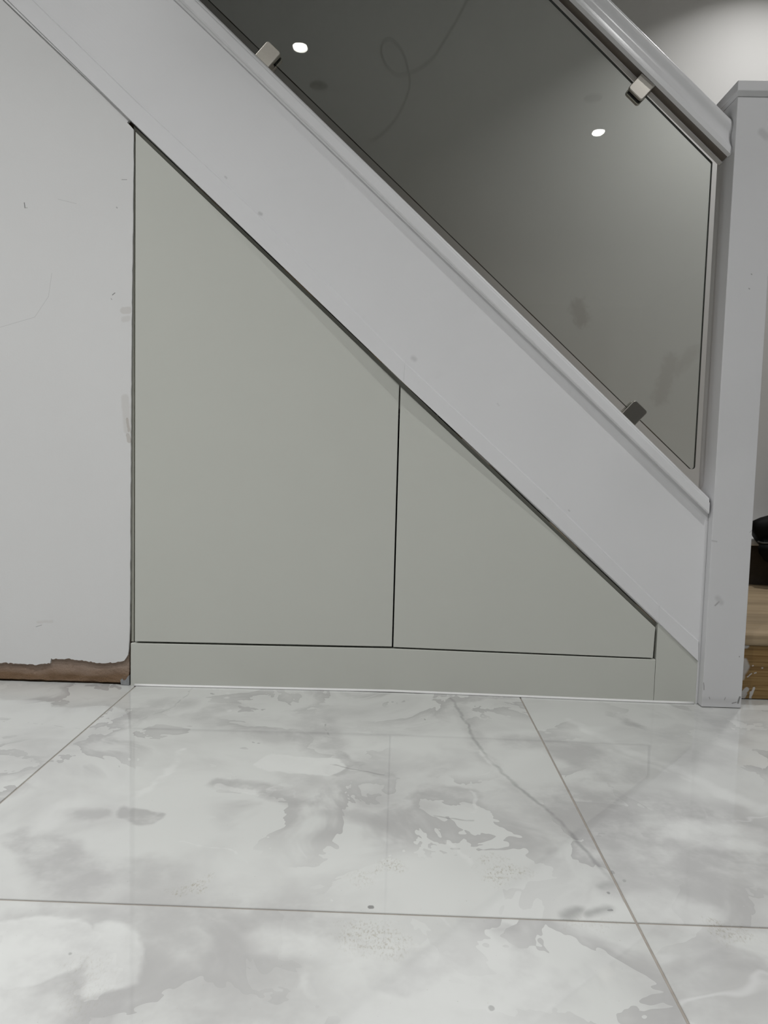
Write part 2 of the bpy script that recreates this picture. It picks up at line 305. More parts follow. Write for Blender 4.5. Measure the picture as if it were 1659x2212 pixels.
def mat_marble(name, bb=None):
    full = bb is not None
    nt = NT(name); p = nt.pos()
    rnd = nt.n('ShaderNodeObjectInfo').outputs['Random']
    off = nt.n('ShaderNodeCombineXYZ'); nt.l(nt.math('MULTIPLY', rnd, 31.0), off.inputs[0]); nt.l(nt.math('MULTIPLY', rnd, 17.0), off.inputs[1])
    q = nt.vec('ADD', p, off.outputs[0])
    WHITE = (0.66, 0.67, 0.65, 1); GREY = (0.44, 0.435, 0.43, 1)
    # onyx-like sheets: grey deepens, then breaks off at a ragged edge
    wq = nt.warp(q, 2.6, 0.34, 2)
    n1 = nt.noise(wq, 1.9, 6, 0.60)
    saw = nt.math('FRACT', nt.math('MULTIPLY', n1, 8.5))
    sheet = nt.math('MULTIPLY', nt.step(saw, 0.30, 1.0), nt.step(nt.noise(q, 2.7, 2), 0.38, 0.60))
    cloud = nt.step(nt.noise(wq, 4.2, 4, 0.55), 0.44, 0.76)
    g2 = nt.math('MAXIMUM', nt.math('MULTIPLY', sheet, 0.85), nt.math('MULTIPLY', cloud, 0.62))
    c = nt.mix(g2, WHITE, GREY)
    if full:
        pw = nt.warp(nt.warp(p, 6.0, 0.075, 2), 30.0, 0.026, 2)
        pv = nt.warp(p, 24.0, 0.016, 2)
        gb = nt.noise(p, 11.0, 4, 0.62)
        c = nt.mix(nt.math('MULTIPLY', strokes(nt, pw, near(GREY_STROKES, bb), 'xy'), nt.step(gb, 0.28, 0.62)), c, (0.445, 0.44, 0.435, 1))
        c = nt.mix(nt.math('MULTIPLY', strokes(nt, pw, near(WHITE_STROKES, bb), 'xy'), nt.math('ADD', 0.55, nt.math('MULTIPLY', nt.step(gb, 0.75, 0.35), 0.4))), c, (0.73, 0.74, 0.72, 1))
        dk = nt.step(nt.noise(p, 13.0, 4), 0.25, 0.6)
        c = nt.mix(nt.math('MULTIPLY', strokes(nt, pv, near(DARK_STROKES, bb), 'xy'), nt.math('ADD', 0.35, nt.math('MULTIPLY', dk, 0.55))), c, (0.20, 0.20, 0.195, 1))
        dp = nt.warp(p, 40.0, 0.05, 1)
        dn = nt.step(nt.noise(nt.scale3(p, (1.0, 0.45, 1.0)), 330.0, 4, 0.75), 0.47, 0.70)
        dirt = nt.math('MULTIPLY', strokes(nt, dp, near(DIRT_STROKES, bb), 'xy'), dn)
        c = nt.mix(nt.math('MULTIPLY', dirt, 0.75), c, (0.31, 0.27, 0.19, 1))
    # fine pale hair veins, broken up
    vn = nt.math('ABSOLUTE', nt.math('SUBTRACT', nt.noise(wq, 2.2, 4), 0.5))
    c = nt.mix(nt.math('MULTIPLY', nt.step(vn, 0.006, 0.0), nt.math('MULTIPLY', nt.step(nt.noise(q, 4.5, 3), 0.50, 0.66), 0.5)), c, (0.75, 0.755, 0.745, 1))
    # scattered grit
    sp = nt.noise(p, 330.0, 2, 0.5)
    c = nt.mix(nt.math('MULTIPLY', nt.step(sp, 0.735, 0.76), 0.45), c, (0.32, 0.30, 0.26, 1))
    rough = nt.math('ADD', 0.02, nt.math('MULTIPLY', nt.noise(p, 14.0, 3), 0.03))
    nt.bsdf(c, rough, spec=0.75)
    return nt.m

def mat_bare_plaster():
    nt = NT('bare_plaster'); p = nt.pos()
    z = nt.n('ShaderNodeSeparateXYZ'); nt.l(nt.warp(p, 14.0, 0.03, 4), z.inputs[0])
    f = nt.step(z.outputs[2], 0.010, 0.046)
    st = nt.noise(nt.scale3(p, (6.0, 1.0, 40.0)), 2.0, 5)
    c = nt.mix(nt.math('ADD', nt.math('MULTIPLY', f, 0.8), nt.math('MULTIPLY', nt.math('SUBTRACT', st, 0.5), 0.9), clamp=True), (0.235, 0.15, 0.09, 1), (0.43, 0.335, 0.275, 1))
    c = nt.mix(nt.math('MULTIPLY', nt.step(nt.noise(p, 55.0, 4), 0.60, 0.70), 0.4), c, (0.20, 0.12, 0.07, 1))
    nt.bsdf(c, 0.9, spec=0.2, bump=nt.noise(p, 150.0, 6, 0.7), bstr=0.9, bdist=0.004)
    return nt.m

def mat_wood(name, light, dark, scale, smears=None, yc=0.05, marks=True):
    nt = NT(name); p = nt.pos()
    pp = nt.warp(nt.scale3(p, (1.2, scale[0], scale[1])), 1.3, 0.35, 2)
    w = nt.n('ShaderNodeTexWave', wave_type='BANDS', bands_direction='DIAGONAL')
    nt.l(pp, w.inputs[0]); w.inputs['Scale'].default_value = 1.0; w.inputs['Distortion'].default_value = 3.0
    w.inputs['Detail'].default_value = 3.0
    gr = nt.step(nt.noise(nt.scale3(nt.warp(p, 5.0, 0.006, 2), (2.0, scale[0], scale[1])), 2.2, 4, 0.65), 0.30, 0.66)
    c = nt.mix(nt.math('ADD', nt.math('MULTIPLY', gr, 0.75), nt.math('MULTIPLY', w.outputs[1], 0.25)), dark + (1,), light + (1,))
    big = nt.noise(nt.scale3(p, (1.0, 8.0, 26.0)), 1.4, 3)
    c = nt.mix(nt.math('MULTIPLY', nt.step(big, 0.45, 0.7), 0.6), c, tuple(x * 0.6 for x in dark) + (1,))
    if marks:
        c = nt.mix(nt.math('MULTIPLY', nt.step(nt.noise(nt.scale3(p, (10.0, 60.0, 60.0)), 2.0, 2), 0.68, 0.74), 0.7), c, (0.06, 0.04, 0.02, 1))
    if smears:
        c = nt.mix(strokes(nt, nt.warp(p, 120.0, 0.003), smears, 'xz', yc), c, (0.62, 0.61, 0.60, 1))
    nt.bsdf(c, 0.6, spec=0.35, bump=gr, bstr=0.1, bdist=0.001)
    return nt.m

def mat_glass():
    nt = NT('clear_glass')
    back = nt.n('ShaderNodeNewGeometry').outputs['Backfacing']
    fr = nt.n('ShaderNodeFresnel')
    nt.l(nt.math('ADD', nt.math('MULTIPLY', back, 1 / 1.52 - 1.52), 1.52), fr.inputs['IOR'])
    tr = nt.n('ShaderNodeBsdfTransparent'); tr.inputs[0].default_value = (0.965, 0.98, 0.965, 1)
    gl = nt.n('ShaderNodeBsdfAnisotropic'); gl.inputs['Roughness'].default_value = 0.0
    gl.inputs[0].default_value = (1, 1, 1, 1)
    mx = nt.n('ShaderNodeMixShader')
    nt.l(fr.outputs[0], mx.inputs[0]); nt.l(tr.outputs[0], mx.inputs[1]); nt.l(gl.outputs[0], mx.inputs[2])
    nt.l(mx.outputs[0], nt.out.inputs[0])
    return nt.m

def mat_emit(name, col, s):
    nt = NT(name)
    e = nt.n('ShaderNodeEmission'); e.inputs[0].default_value = col + (1,); e.inputs[1].default_value = s
    nt.l(e.outputs[0], nt.out.inputs[0])
    return nt.m

WHITE_PAINT = (0.825, 0.825, 0.835)
M_WALL = mat_wall('white_wall_paint', (0.79, 0.79, 0.785), [
    (WALL_MARKS, (0.13, 0.13, 0.13), 0.0, 0.0), (WALL_FILLER, (0.42, 0.37, 0.31), 0.006, 0.0)])
M_STAIRWALL = mat_wall('stair_wall_paint', (0.72, 0.71, 0.69), [(BACK_MARKS, (0.40, 0.36, 0.33), 0.05, 0.9)])
M_ROOM = mat_wall('room_wall_paint', (0.42, 0.42, 0.41))
M_CEIL = mat_wall('ceiling_paint', (0.80, 0.80, 0.79))
M_STRING = mat_paint('white_satin_paint', WHITE_PAINT, marks=(STRING_MARKS, -0.002))
M_RAIL = mat_paint('white_gloss_paint', WHITE_PAINT, 0.25)
M_POST = mat_paint('white_post_paint', (0.735, 0.735, 0.745), 0.45, grain=False, marks=(POST_MARKS, -0.024))
M_SAGE = mat_plain('pale_sage_board', (0.62, 0.63, 0.58), 0.48, nscale=6.0, nvar=0.02, bstr=0.02)
M_FRAME = mat_plain('shaded_frame_board', (0.50, 0.50, 0.44), 0.6, nscale=20.0, nvar=0.04)  # same board as the doors, shade of the gaps put into its colour
M_CAULK = mat_plain('white_caulk', (0.86, 0.86, 0.85), 0.35, nvar=0.02)
M_MARBLE_FAR = mat_marble('plain_marble_tile')
M_GROUT = mat_plain('beige_grout', (0.36, 0.33, 0.295), 0.9, spec=0.2, nscale=90, nvar=0.15)
M_PLASTER = mat_bare_plaster()
M_BEAD = mat_plain('grey_metal_bead', (0.30, 0.31, 0.32), 0.6, nscale=150, nvar=0.3, bstr=0.3)
M_NICKEL = mat_plain('brushed_nickel', (0.50, 0.475, 0.43), 0.30, metal=1.0, nscale=250, nvar=0.06, bstr=0.03)
M_RUBBER = mat_plain('black_rubber', (0.015, 0.015, 0.014), 0.5)
M_GLASS = mat_glass()
M_EDGE = mat_plain('dark_glass_edge', (0.006, 0.010, 0.008), 0.15, nvar=0.1)
M_PINE = mat_wood('pine_riser', (0.36, 0.235, 0.095), (0.19, 0.10, 0.03), (3.0, 90.0), RISER_SMEARS, 0.05)
M_TREAD = mat_wood('worn_tread_board', (0.45, 0.345, 0.22), (0.36, 0.265, 0.16), (22.0, 20.0))
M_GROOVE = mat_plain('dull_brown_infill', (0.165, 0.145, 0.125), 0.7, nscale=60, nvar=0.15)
M_RISER_SHADE = mat_plain('shaded_riser_board', (0.045, 0.036, 0.027), 0.6, nscale=60, nvar=0.4)  # shadow behind the sack put into a darker riser colour
M_BLACK = mat_plain('black_plastic', (0.003, 0.003, 0.003), 0.55, spec=0.15, nscale=30, nvar=0.3, bstr=0.1)
M_CREASE = mat_plain('crease_highlight', (0.06, 0.057, 0.05), 0.4, nscale=120, nvar=0.4, bstr=0.4)
M_CABLE = mat_plain('grey_cable_sheath', (0.10, 0.10, 0.095), 0.35)
M_TRIM = mat_plain('white_light_trim', (0.8, 0.8, 0.8), 0.4)
M_LENS = mat_emit('lit_lens', (1.0, 0.97, 0.92), 25.0)
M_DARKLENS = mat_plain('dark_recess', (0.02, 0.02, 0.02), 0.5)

# ------------------------------------------------------------------ stair pitch coordinates
TH = math.atan(0.8945); CT, ST = math.cos(TH), math.sin(TH)
OX, OZ = 0.0, 0.7367
def SV(s, v): return (OX + s * CT + v * ST, OZ - s * ST + v * CT)
def s_at_x(x, v): return (x - OX - v * ST) / CT
def XV(x, v): return SV(s_at_x(x, v), v)
XL = -1.95          # everything on the pitch runs up to here, past the frame
def bow(x): return 0.0175 * max(0.0, 1 - abs(x) / 0.62)
def bowed(x, y, z): return (x, y + bow(x), z)

# ------------------------------------------------------------------ setting: floor
fl = bmesh.new()
box(fl, -2.65, 2.85, -7.0, 0.92, -0.05, -0.0016)
floor = link('floor', fl, M_GROUT); tag(floor, kind='structure')
JX = [-0.6045 - 0.909 * 2, -0.6045 - 0.909, -0.6045, 0.3045, 1.2135, 1.2135 + 0.909]
JX = [-2.65] + JX[1:] + [2.85] if False else JX
JY = [0.012, -0.8367, -1.7457, -2.6547, -3.5637, -4.4727, -5.3817, -6.2907, -6.98]
G = 0.0016
edges_x = [-2.62] + JX[0:1] + JX[1:] + [2.82]
for ci in range(len(edges_x) - 1):
    for ri in range(len(JY) - 1):
        x0, x1, y0, y1 = edges_x[ci] + G, edges_x[ci + 1] - G, JY[ri + 1] + G, JY[ri] - G
        b = bmesh.new()
        if ri == 0 and x0 < 0.5 < x1 + 0.5 and x1 > 1.0 and x0 > 0.0:
            poly = [(x0, y0), (x1, y0), (x1, -0.030), (0.8085, -0.030), (0.8085, y1), (x0, y1)]
        elif ri == 0 and x0 > 1.0:
            poly = [(x0, y0), (x1, y0), (x1, -0.030), (x0, -0.030)]
        else:
            poly = [(x0, y0), (x1, y0), (x1, y1), (x0, y1)]
        lo, hi = slab(b, poly, -0.009, 0.0)
        bevel_edges(b, [e for e in b.edges if all(abs(v.co.z) < 1e-6 for v in e.verts)], 0.0007, 1)
        link('tile', b, mat_marble('polished_marble_tile', (x0, x1, y0, y1)) if ri < 2 and x1 > -1.6 and x0 < 1.2 else M_MARBLE_FAR, floor)
b = bmesh.new(); slab(b, [(0.8105, -0.0275), (2.1, -0.0275), (2.1, 0.052), (0.8105, 0.052)], -0.010, -0.001)
link('tile_offcut', b, M_MARBLE_FAR, floor)

# ------------------------------------------------------------------ setting: walls and ceiling
def prism_obj(name, poly, y0, y1, mt, parent=None, fn=None, bev=0.0, seg=2):
    b = bmesh.new(); prism(b, poly, y0, y1, fn)
    if bev: bevel_all(b, bev, seg)
    return link(name, b, mt, parent)

# left wall below the stairs: painted skin, plaster core behind, bare plaster along the foot
rnd = random.Random(4)
right_edge = [(-0.6122, 1.2726), (-0.6122, 1.2626), (-0.6138, 1.05), (-0.6162, 0.843), (-0.6175, 0.5476), (-0.619, 0.1455)]
re = []
for (xa, za), (xb, zb) in zip(right_edge, right_edge[1:]):
    n = max(1, int(abs(zb - za) / 0.012))
    for i in range(n):
        t = i / n
        re.append((xa + (xb - xa) * t + rnd.uniform(-0.0006, 0.0004), za + (zb - za) * t))
re.append(right_edge[-1])
low = []
E2 = EDGE[::-1]
for (xa, za), (xb, zb) in zip(E2, E2[1:]):
    n = max(1, int(abs(xb - xa) / 0.004))
    for i in range(n):
        t = i / n
        low.append((xa + (xb - xa) * t, za + (zb - za) * t + rnd.uniform(-0.0016, 0.0012)))
x = low[-1][0]
while x > -2.5:
    x -= 0.02
    low.append((x, 0.047 + 0.005 * math.sin(x * 9) + rnd.uniform(-0.0016, 0.0012)))
top = [(-2.6, low[-1][1]), (-2.6, 2.4), (-1.86, 2.4), SV(-1.2154, -0.0017), SV(-0.8244, -0.0077)]
wl = prism_obj('wall_left', re + low + top, 0.0, 0.006, M_WALL)
tag(wl, kind='structure')
prism_obj('plaster_core', [(-2.6, 0.0), (-0.6225, 0.0), (-0.6145, 1.24), (-0.615, 1.275), (-1.86, 2.4), (-2.6, 2.4)], 0.012, 0.11, M_PLASTER, wl)
b = bmesh.new()
NXg, NZg = 260, 14
gv = []
for i in range(NXg + 1):
    col = []
    for k in range(NZg + 1):
        x = -2.6 + (1.978) * i / NXg; z = 0.006 + 0.094 * k / NZg
        d = 0.0035 * noise.noise((x * 26, z * 60, 0)) + 0.002 * noise.noise((x * 90, z * 130, 3))
        lowb = max(0.0, 1 - z / 0.03) * 0.003
        y = 0.0062 + d * max(0, min(1, (0.06 - z) / 0.04)) - lowb
        col.append(b.verts.new((x, max(0.0015, y), z + (0.002 * noise.noise((x * 40, 0, 7)) if k == 0 else 0))))
    gv.append(col)
for i in range(NXg):
    for k in range(NZg):
        b.faces.new((gv[i][k], gv[i + 1][k], gv[i + 1][k + 1], gv[i][k + 1]))
link('bare_plaster', b, M_PLASTER, wl, smooth=True)
b = bmesh.new()
prism(b, [(-0.6395, 0.001), (-0.6415, 0.012), (-0.6375, 0.016), (-0.634, 0.011), (-0.628, 0.014), (-0.623, 0.0225), (-0.6205, 0.024), (-0.6205, 0.0005)], 0.0, 0.012)
link('corner_bead', b, M_BEAD, wl)
# shallow shadow gap between the wall head and the stair string
prism_obj('gap_filler', [SV(-2.3, -0.03), SV(-0.838, -0.02), SV(-0.838, 0.02), SV(-2.3, 0.03)], 0.0055, 0.013, M_WALL, wl)

wb = prism_obj('wall_back', [(-2.6, 0), (2.8, 0), (2.8, 4.9), (-2.6, 4.9)], 0.9, 1.0, M_STAIRWALL); tag(wb, kind='structure')
b = bmesh.new(); box(b, 2.8, 2.9, -7.0, 1.0, 0, 2.4); o = link('wall_right', b, M_ROOM); tag(o, kind='structure')
b = bmesh.new(); box(b, -2.7, -2.6, -7.0, 1.0, 0, 4.9); o = link('wall_far_left', b, M_ROOM); tag(o, kind='structure')
b = bmesh.new(); box(b, -2.7, 2.9, -7.1, -7.0, 0, 2.4); o = link('wall_front', b, M_ROOM); tag(o, kind='structure')
# ceiling: the room, and the part over the stair foot; the stairwell stays open
b = bmesh.new(); box(b, -2.7, 2.9, -7.1, -0.01, CEIL, CEIL + 0.25); box(b, 0.62, 2.9, -0.01, 0.9, CEIL, CEIL + 0.25)
o = link('ceiling', b, M_CEIL); tag(o, kind='structure')
b = bmesh.new(); box(b, -2.7, 0.62, -0.11, -0.01, CEIL + 0.25, 4.9); o = link('wall_landing', b, M_STAIRWALL); tag(o, kind='structure')
b = bmesh.new(); box(b, 0.62, 0.72, -0.11, 0.9, CEIL + 0.25, 4.9); o = link('wall_stairhead', b, M_STAIRWALL); tag(o, kind='structure')
b = bmesh.new(); box(b, -2.7, 0.72, -0.11, 1.0, 4.9, 5.0); o = link('ceiling_stairwell', b, M_CEIL); tag(o, kind='structure')

# ------------------------------------------------------------------ understairs cupboard
cup = empty('understair_cupboard', (0.0, 0.05, 0.0))
tag(cup, 'pale sage two-door cupboard with slanted tops built in under the white stairs', 'cupboard')
def panel(name, poly, y0, y1, mt, bev=0.001, fn=bowed, par=cup):
    b = bmesh.new(); prism(b, poly, y0, y1, fn)
    bevel_all(b, bev, 2, 0.3)
    return link(name, b, mt, par)
o = panel('door', [(-0.6087, 1.2685), (-0.6073, 0.1065), (-0.0010, 0.1085), (-0.0012, 0.7229)], 0.0, 0.018, M_SAGE)
o['label'] = 'tall left door with slanted top edge'
o = panel('door', [(0.0024, 0.7190), (0.0023, 0.1077), (0.6078, 0.1052), (0.6096, 0.1775)], 0.0, 0.018, M_SAGE)
o['label'] = 'low right door tapering to a short edge'
b = bmesh.new()
PX = [-0.6165 + (0.6138 + 0.6165) * i / 30 for i in range(31)]
PP = [(0.018, 0.0), (0.0, 0.0), (0.0, 0.1004), (0.0004, 0.1013), (0.0014, 0.1018), (0.018, 0.1018)]
rows = [[b.verts.new(bowed(x, y, z + (0.0018 * max(0, 1 - abs(x) / 0.62) if z > 0.05 else 0))) for y, z in PP] for x in PX]
for i in range(30):
    for j in range(6):
        b.faces.new((rows[i][j], rows[i + 1][j], rows[i + 1][(j + 1) % 6], rows[i][(j + 1) % 6]))
b.faces.new(rows[0]); b.faces.new(rows[-1][::-1])
link('plinth', b, M_SAGE, cup)
panel('filler_panel', [(0.6149, 0.0), (0.6152, 0.1890), (0.7152, 0.0985), (0.7152, 0.0)], 0.0, 0.018, M_SAGE, 0.0006)
b = bmesh.new()
xs = [-0.6075 + (0.7075 + 0.6075) * i / 40 for i in range(41)]
rows = [[b.verts.new(bowed(x, y, z)) for y, z in ((0.0005, 0.0055), (-0.0022, 0.0028), (-0.0050, 0.0002), (0.0005, 0.0002))] for x in xs]
for i in range(40):
    for j in range(4):
        b.faces.new((rows[i][j], rows[i + 1][j], rows[i + 1][(j + 1) % 4], rows[i][(j + 1) % 4]))
b.faces.new(rows[0]); b.faces.new(rows[-1][::-1])
o = link('caulk_bead', b, M_CAULK, cup, smooth=True); o['label'] = 'bright white sealant bead along the plinth foot'
# carcass frame seen in the gaps
ft = [(-0.6200, 1.288), (-0.6200, 1.225), (0.6150, 0.118), (0.6150, 0.187)]
b = bmesh.new(); prism(b, [SV(s_at_x(-0.619, -0.001), -0.001), SV(s_at_x(-0.619, -0.05), -0.05), SV(s_at_x(0.0, -0.05), -0.05), SV(s_at_x(0.616, -0.05), -0.05), SV(s_at_x(0.616, -0.001), -0.001), SV(s_at_x(0.0, -0.001), -0.001)], 0.0195, 0.036, bowed)
link('frame_rail', b, M_FRAME, cup)
b = bmesh.new(); prism(b, [(-0.6195, 0.104), (-0.590, 0.104), (-0.590, 1.20), (-0.613, 1.262)], 0.0195, 0.036, bowed); link('frame_stile', b, M_FRAME, cup)
b = bmesh.new(); box(b, -0.6185, -0.6128, 0.0085, 0.018, 0.104, 1.25); link('frame_bead', b, M_FRAME, cup)
b = bmesh.new(); prism(b, [(0.59, 0.104), (0.6148, 0.104), (0.6148, 0.150), (0.59, 0.172)], 0.0195, 0.036, bowed); link('frame_stile', b, M_FRAME, cup)
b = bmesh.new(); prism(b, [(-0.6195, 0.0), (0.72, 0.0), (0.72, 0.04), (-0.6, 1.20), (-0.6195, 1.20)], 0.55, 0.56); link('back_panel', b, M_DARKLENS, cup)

# ------------------------------------------------------------------ staircase
st = empty('staircase', (0.76, 0.45, 0.0))
tag(st, 'white painted closed-string staircase rising left above the cupboard', 'staircase')
XE = 0.7160
prism_obj('string_board', [XV(XL, 0.001), XV(XE, 0.001), XV(XE, 0.266), XV(XL, 0.266)], 0.0, 0.036, M_STRING, st)
def strip(pts_low, pts_up):
    b = bmesh.new()
    lo_ = [SV(*p) for p in pts_low]; up_ = [SV(*p) for p in pts_up]; up2 = [SV(p[0], p[1] + 0.0024) for p in pts_up]
    fr = [b.verts.new((x, -0.0038, z)) for x, z in lo_ + up_[::-1]]
    bk = [b.verts.new((x, 0.0002, z)) for x, z in lo_ + up2[::-1]]
    b.faces.new(fr); b.faces.new(bk[::-1])
    for i in range(len(fr)):
        j = (i + 1) % len(fr)
        b.faces.new((fr[i], bk[i], bk[j], fr[j]))
    return link('string_trim', b, M_STRING, st)
strip([(-2.55, 0.014), (-1.2031, 0.0066), (-0.8185, 0.0014), (0.0140, -0.0028)], [(-2.52, 0.052), (-1.1651, 0.0425), (-0.8397, 0.039), (-0.4813, 0.0440), (-0.0148, 0.0315)])
strip([(0.0144, -0.0028), (0.4605, 0.0028), (0.8240, 0.0029)], [(-0.0144, 0.0315), (0.4285, 0.036), (0.7960, 0.0308)])
strip([(0.8244, 0.0029), (0.9528, 0.0014)], [(0.7964, 0.0308), (0.9210, 0.0338)])
# base rail: moulded capping on the string
def sweep(name, prof, xr, mt, parent, xl=XL, smooth=False, nseg=1):
    """prof: (v, y, taper); cut off plumb at x = xr(y)"""
    b = bmesh.new(); rings = []
    for k in range(nseg + 1):
        ring = []
        for v, y, tp in prof:
            xa, xb = xl, xr(y) if callable(xr) else xr
            x = xa + (xb - xa) * k / nseg
            s = s_at_x(x, v); vv = v - tp * s
            s = s_at_x(x, vv)
            ring.append(b.verts.new((SV(s, vv)[0], y, SV(s, vv)[1])))
        rings.append(ring)
    n = len(prof)
    for k in range(nseg):
        for j in range(n):
            b.faces.new((rings[k][j], rings[k + 1][j], rings[k + 1][(j + 1) % n], rings[k][(j + 1) % n]))
    b.faces.new(rings[0]); b.faces.new(rings[-1][::-1])
    return link(name, b, mt, parent, smooth)
rail_prof = [(0.2600, 0.0005, 0.0), (0.2600, 0.0, 0.0), (0.2602, -0.0100, 0.0035), (0.2612, -0.0150, 0.0047), (0.2630, -0.0162, 0.0047), (0.2650, -0.0165, 0.0047),
             (0.2795, -0.0165, 0.0055), (0.2808, -0.0156, 0.0055), (0.2816, -0.0128, 0.0058), (0.2826, -0.0122, 0.006), (0.2850, -0.0122, 0.006), (0.2870, -0.0104, 0.006),
             (0.2888, -0.0074, 0.006), (0.2903, -0.0036, 0.006), (0.2912, 0.0010, 0.006), (0.2917, 0.0050, 0.006), (0.2917, 0.0400, 0.006), (0.2890, 0.0520, 0.006), (0.2600, 0.0520, 0.0), (0.2600, 0.0365, 0.0)]
sweep('base_rail', rail_prof, lambda y: 0.7110 if y < -0.006 else 0.7155, M_STRING, st)
# treads and risers behind the string
for k in range(9):
    xn = 0.575 - 0.2125 * k; zt = 0.355 + 0.19 * k
    if k == 0: pass
    b = bmesh.new(); box(b, xn - 0.235, xn + 0.018, 0.037, 0.895, zt - 0.024, zt); bevel_all(b, 0.004)
    link('tread', b, M_TREAD, st)
    b = bmesh.new(); box(b, xn - 0.012, xn, 0.037, 0.895, zt - 0.19, zt - 0.0245); link('riser', b, M_PINE, st)
# bottom step wraps past the newel
b = bmesh.new()
slab(b, [(0.809, 0.040), (1.75, 0.040), (1.75, 0.895), (0.566, 0.895), (0.566, 0.068), (0.809, 0.068)], 0.130, 0.165)
bevel_edges(b, [e for e in b.edges if all(abs(v.co.y - 0.040) < 1e-5 for v in e.verts) and abs(e.verts[0].co.z - e.verts[1].co.z) < 1e-5], 0.013, 4)
link('bottom_tread', b, M_TREAD, st)
b = bmesh.new(); box(b, 0.809, 1.75, 0.050, 0.068, 0.001, 0.1298); link('bottom_riser', b, M_PINE, st)
b = bmesh.new(); box(b, 0.72, 1.75, 0.750, 0.895, 0.297, 0.318); bevel_all(b, 0.006); o = link('upper_tread', b, M_STRING, st)
o['label'] = 'pale edge of the second step'
b = bmesh.new(); box(b, 0.72, 1.75, 0.765, 0.777, 0.1655, 0.2965); link('upper_riser', b, M_RISER_SHADE, st)

# ------------------------------------------------------------------ newel post
nw = empty('newel_post', (0.7618, 0.021, 0.0))
tag(nw, 'square white newel post with flat overhanging cap at the stair foot', 'post')
b = bmesh.new(); box(b, 0.7167, 0.8068, -0.024, 0.066, 0.001, 1.3575); bevel_all(b, 0.0016, 2); link('shaft', b, M_POST, nw)
b = bmesh.new()
r0 = [b.verts.new(v) for v in ((0.7160, -0.0245, 1.3575), (0.8075, -0.0245, 1.3575), (0.8075, 0.0665, 1.3575), (0.7160, 0.0665, 1.3575))]
r1 = [b.verts.new(v) for v in ((0.7134, -0.0305, 1.3647), (0.8101, -0.0305, 1.3647), (0.8101, 0.0725, 1.3647), (0.7134, 0.0725, 1.3647))]
b.faces.new(r0[::-1]); b.faces.new(r1)
for i in range(4): b.faces.new((r0[i], r0[(i + 1) % 4], r1[(i + 1) % 4], r1[i]))
link('neck_moulding', b, M_POST, nw)
b = bmesh.new(); box(b, 0.7112, 0.8123, -0.0340, 0.0760, 1.3647, 1.3862)
bevel_all(b, 0.0016, 2); link('cap', b, M_POST, nw)
# caulk down the joint between post and string
b = bmesh.new()
prism(b, [(0.7112, 0.0), (0.7166, 0.0), (0.7166, 0.43), (0.7112, 0.43)], -0.0018, 0.0)
bevel_all(b, 0.0007, 1); o = link('caulk_bead', b, M_STRING, nw); o['label'] = 'thin painted sealant line beside the post'

# ------------------------------------------------------------------ handrail
hr = empty('handrail', (0.70, 0.021, 1.28))
tag(hr, 'moulded white wooden handrail sloping down to the newel post', 'handrail')
half = [(3.0, 0.0), (3.0, 14.0), (0.0, 15.5), (0.0, 31.0), (11.0, 31.0), (13.0, 30.0), (15.0, 28.2), (18.0, 26.0), (23.0, 23.4), (29.0, 22.0), (34.0, 22.4), (38.0, 24.2), (42.0, 26.6), (46.0, 28.0), (50.5, 28.0), (55.0, 25.4), (58.5, 20.5), (61.0, 13.0), (62.0, 5.0)]
hp = [(0.8525 + v / 1000, 0.021 - y / 1000, 0.0) for v, y in half[1:]] + [(0.8525 + v / 1000, 0.021 + y / 1000, 0.0) for v, y in half[:0:-1]]
o = sweep('rail', hp, 0.7150, M_RAIL, hr)
for p in o.data.polygons: p.use_smooth = len(p.vertices) == 4
try:
    o.data.set_sharp_from_angle(angle=math.radians(32))
except Exception: pass
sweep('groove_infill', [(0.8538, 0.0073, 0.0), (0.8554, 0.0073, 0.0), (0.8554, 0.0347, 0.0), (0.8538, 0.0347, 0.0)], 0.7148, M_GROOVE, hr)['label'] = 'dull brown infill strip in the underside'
# lumpy painted filler where rail meets post
b = bmesh.new()
inner = [(max(v, 0.8526) + 0.0005, 0.021 + (y - 0.021) * 0.98) for v, y, t in hp]
ra = []; rb = []
for v, y in inner:
    cx_, cz_ = XV(0.7110, v); dx, dz = XV(0.7166, v)
    gy = 0.021 + (y - 0.021) * 1.06
    ra.append(b.verts.new((cx_, y, cz_))); rb.append(b.verts.new((dx, gy, dz)))
n = len(ra)
for i in range(n): b.faces.new((ra[i], ra[(i + 1) % n], rb[(i + 1) % n], rb[i]))
b.faces.new(ra[::-1]); b.faces.new(rb)
link('joint_filler', b, M_POST, hr, smooth=True)

# ------------------------------------------------------------------ glass panel
def rounded(poly, radii, n=6):
    out = []
    k = len(poly)
    for i, (p, r) in enumerate(zip(poly, radii)):
        P = Vector((p[0], p[1])); A = Vector(poly[i - 1]); B = Vector(poly[(i + 1) % k])
        u = (A - P).normalized(); w = (B - P).normalized()
        if r <= 0: out.append((P.x, P.y)); continue
        ang = u.angle(w); d = r / math.tan(ang / 2)
        c = P + (u + w).normalized() * (r / math.sin(ang / 2))
        a0 = P + u * d - c; a1 = P + w * d - c
        t0 = math.atan2(a0.y, a0.x); dt = (math.atan2(a1.y, a1.x) - t0 + math.pi) % (2 * math.pi) - math.pi
        for j in range(n + 1):
            t = t0 + dt * j / n
            out.append((c.x + r * math.cos(t), c.y + r * math.sin(t)))
    return out
vb = lambda s: 0.3127 - 0.0040 * s
vt = lambda s: 0.8304 - 0.0098 * s
def on(x, f):
    s = s_at_x(x, f(0))
    for _ in range(4): s = s_at_x(x, f(s))
    return SV(s, f(s))
GXR, GXL = 0.6868, -1.30
poly = rounded([on(GXL, vb), on(GXR, vb), on(GXR, vt), on(GXL, vt)], [0.006, 0.0065, 0.005, 0.006])
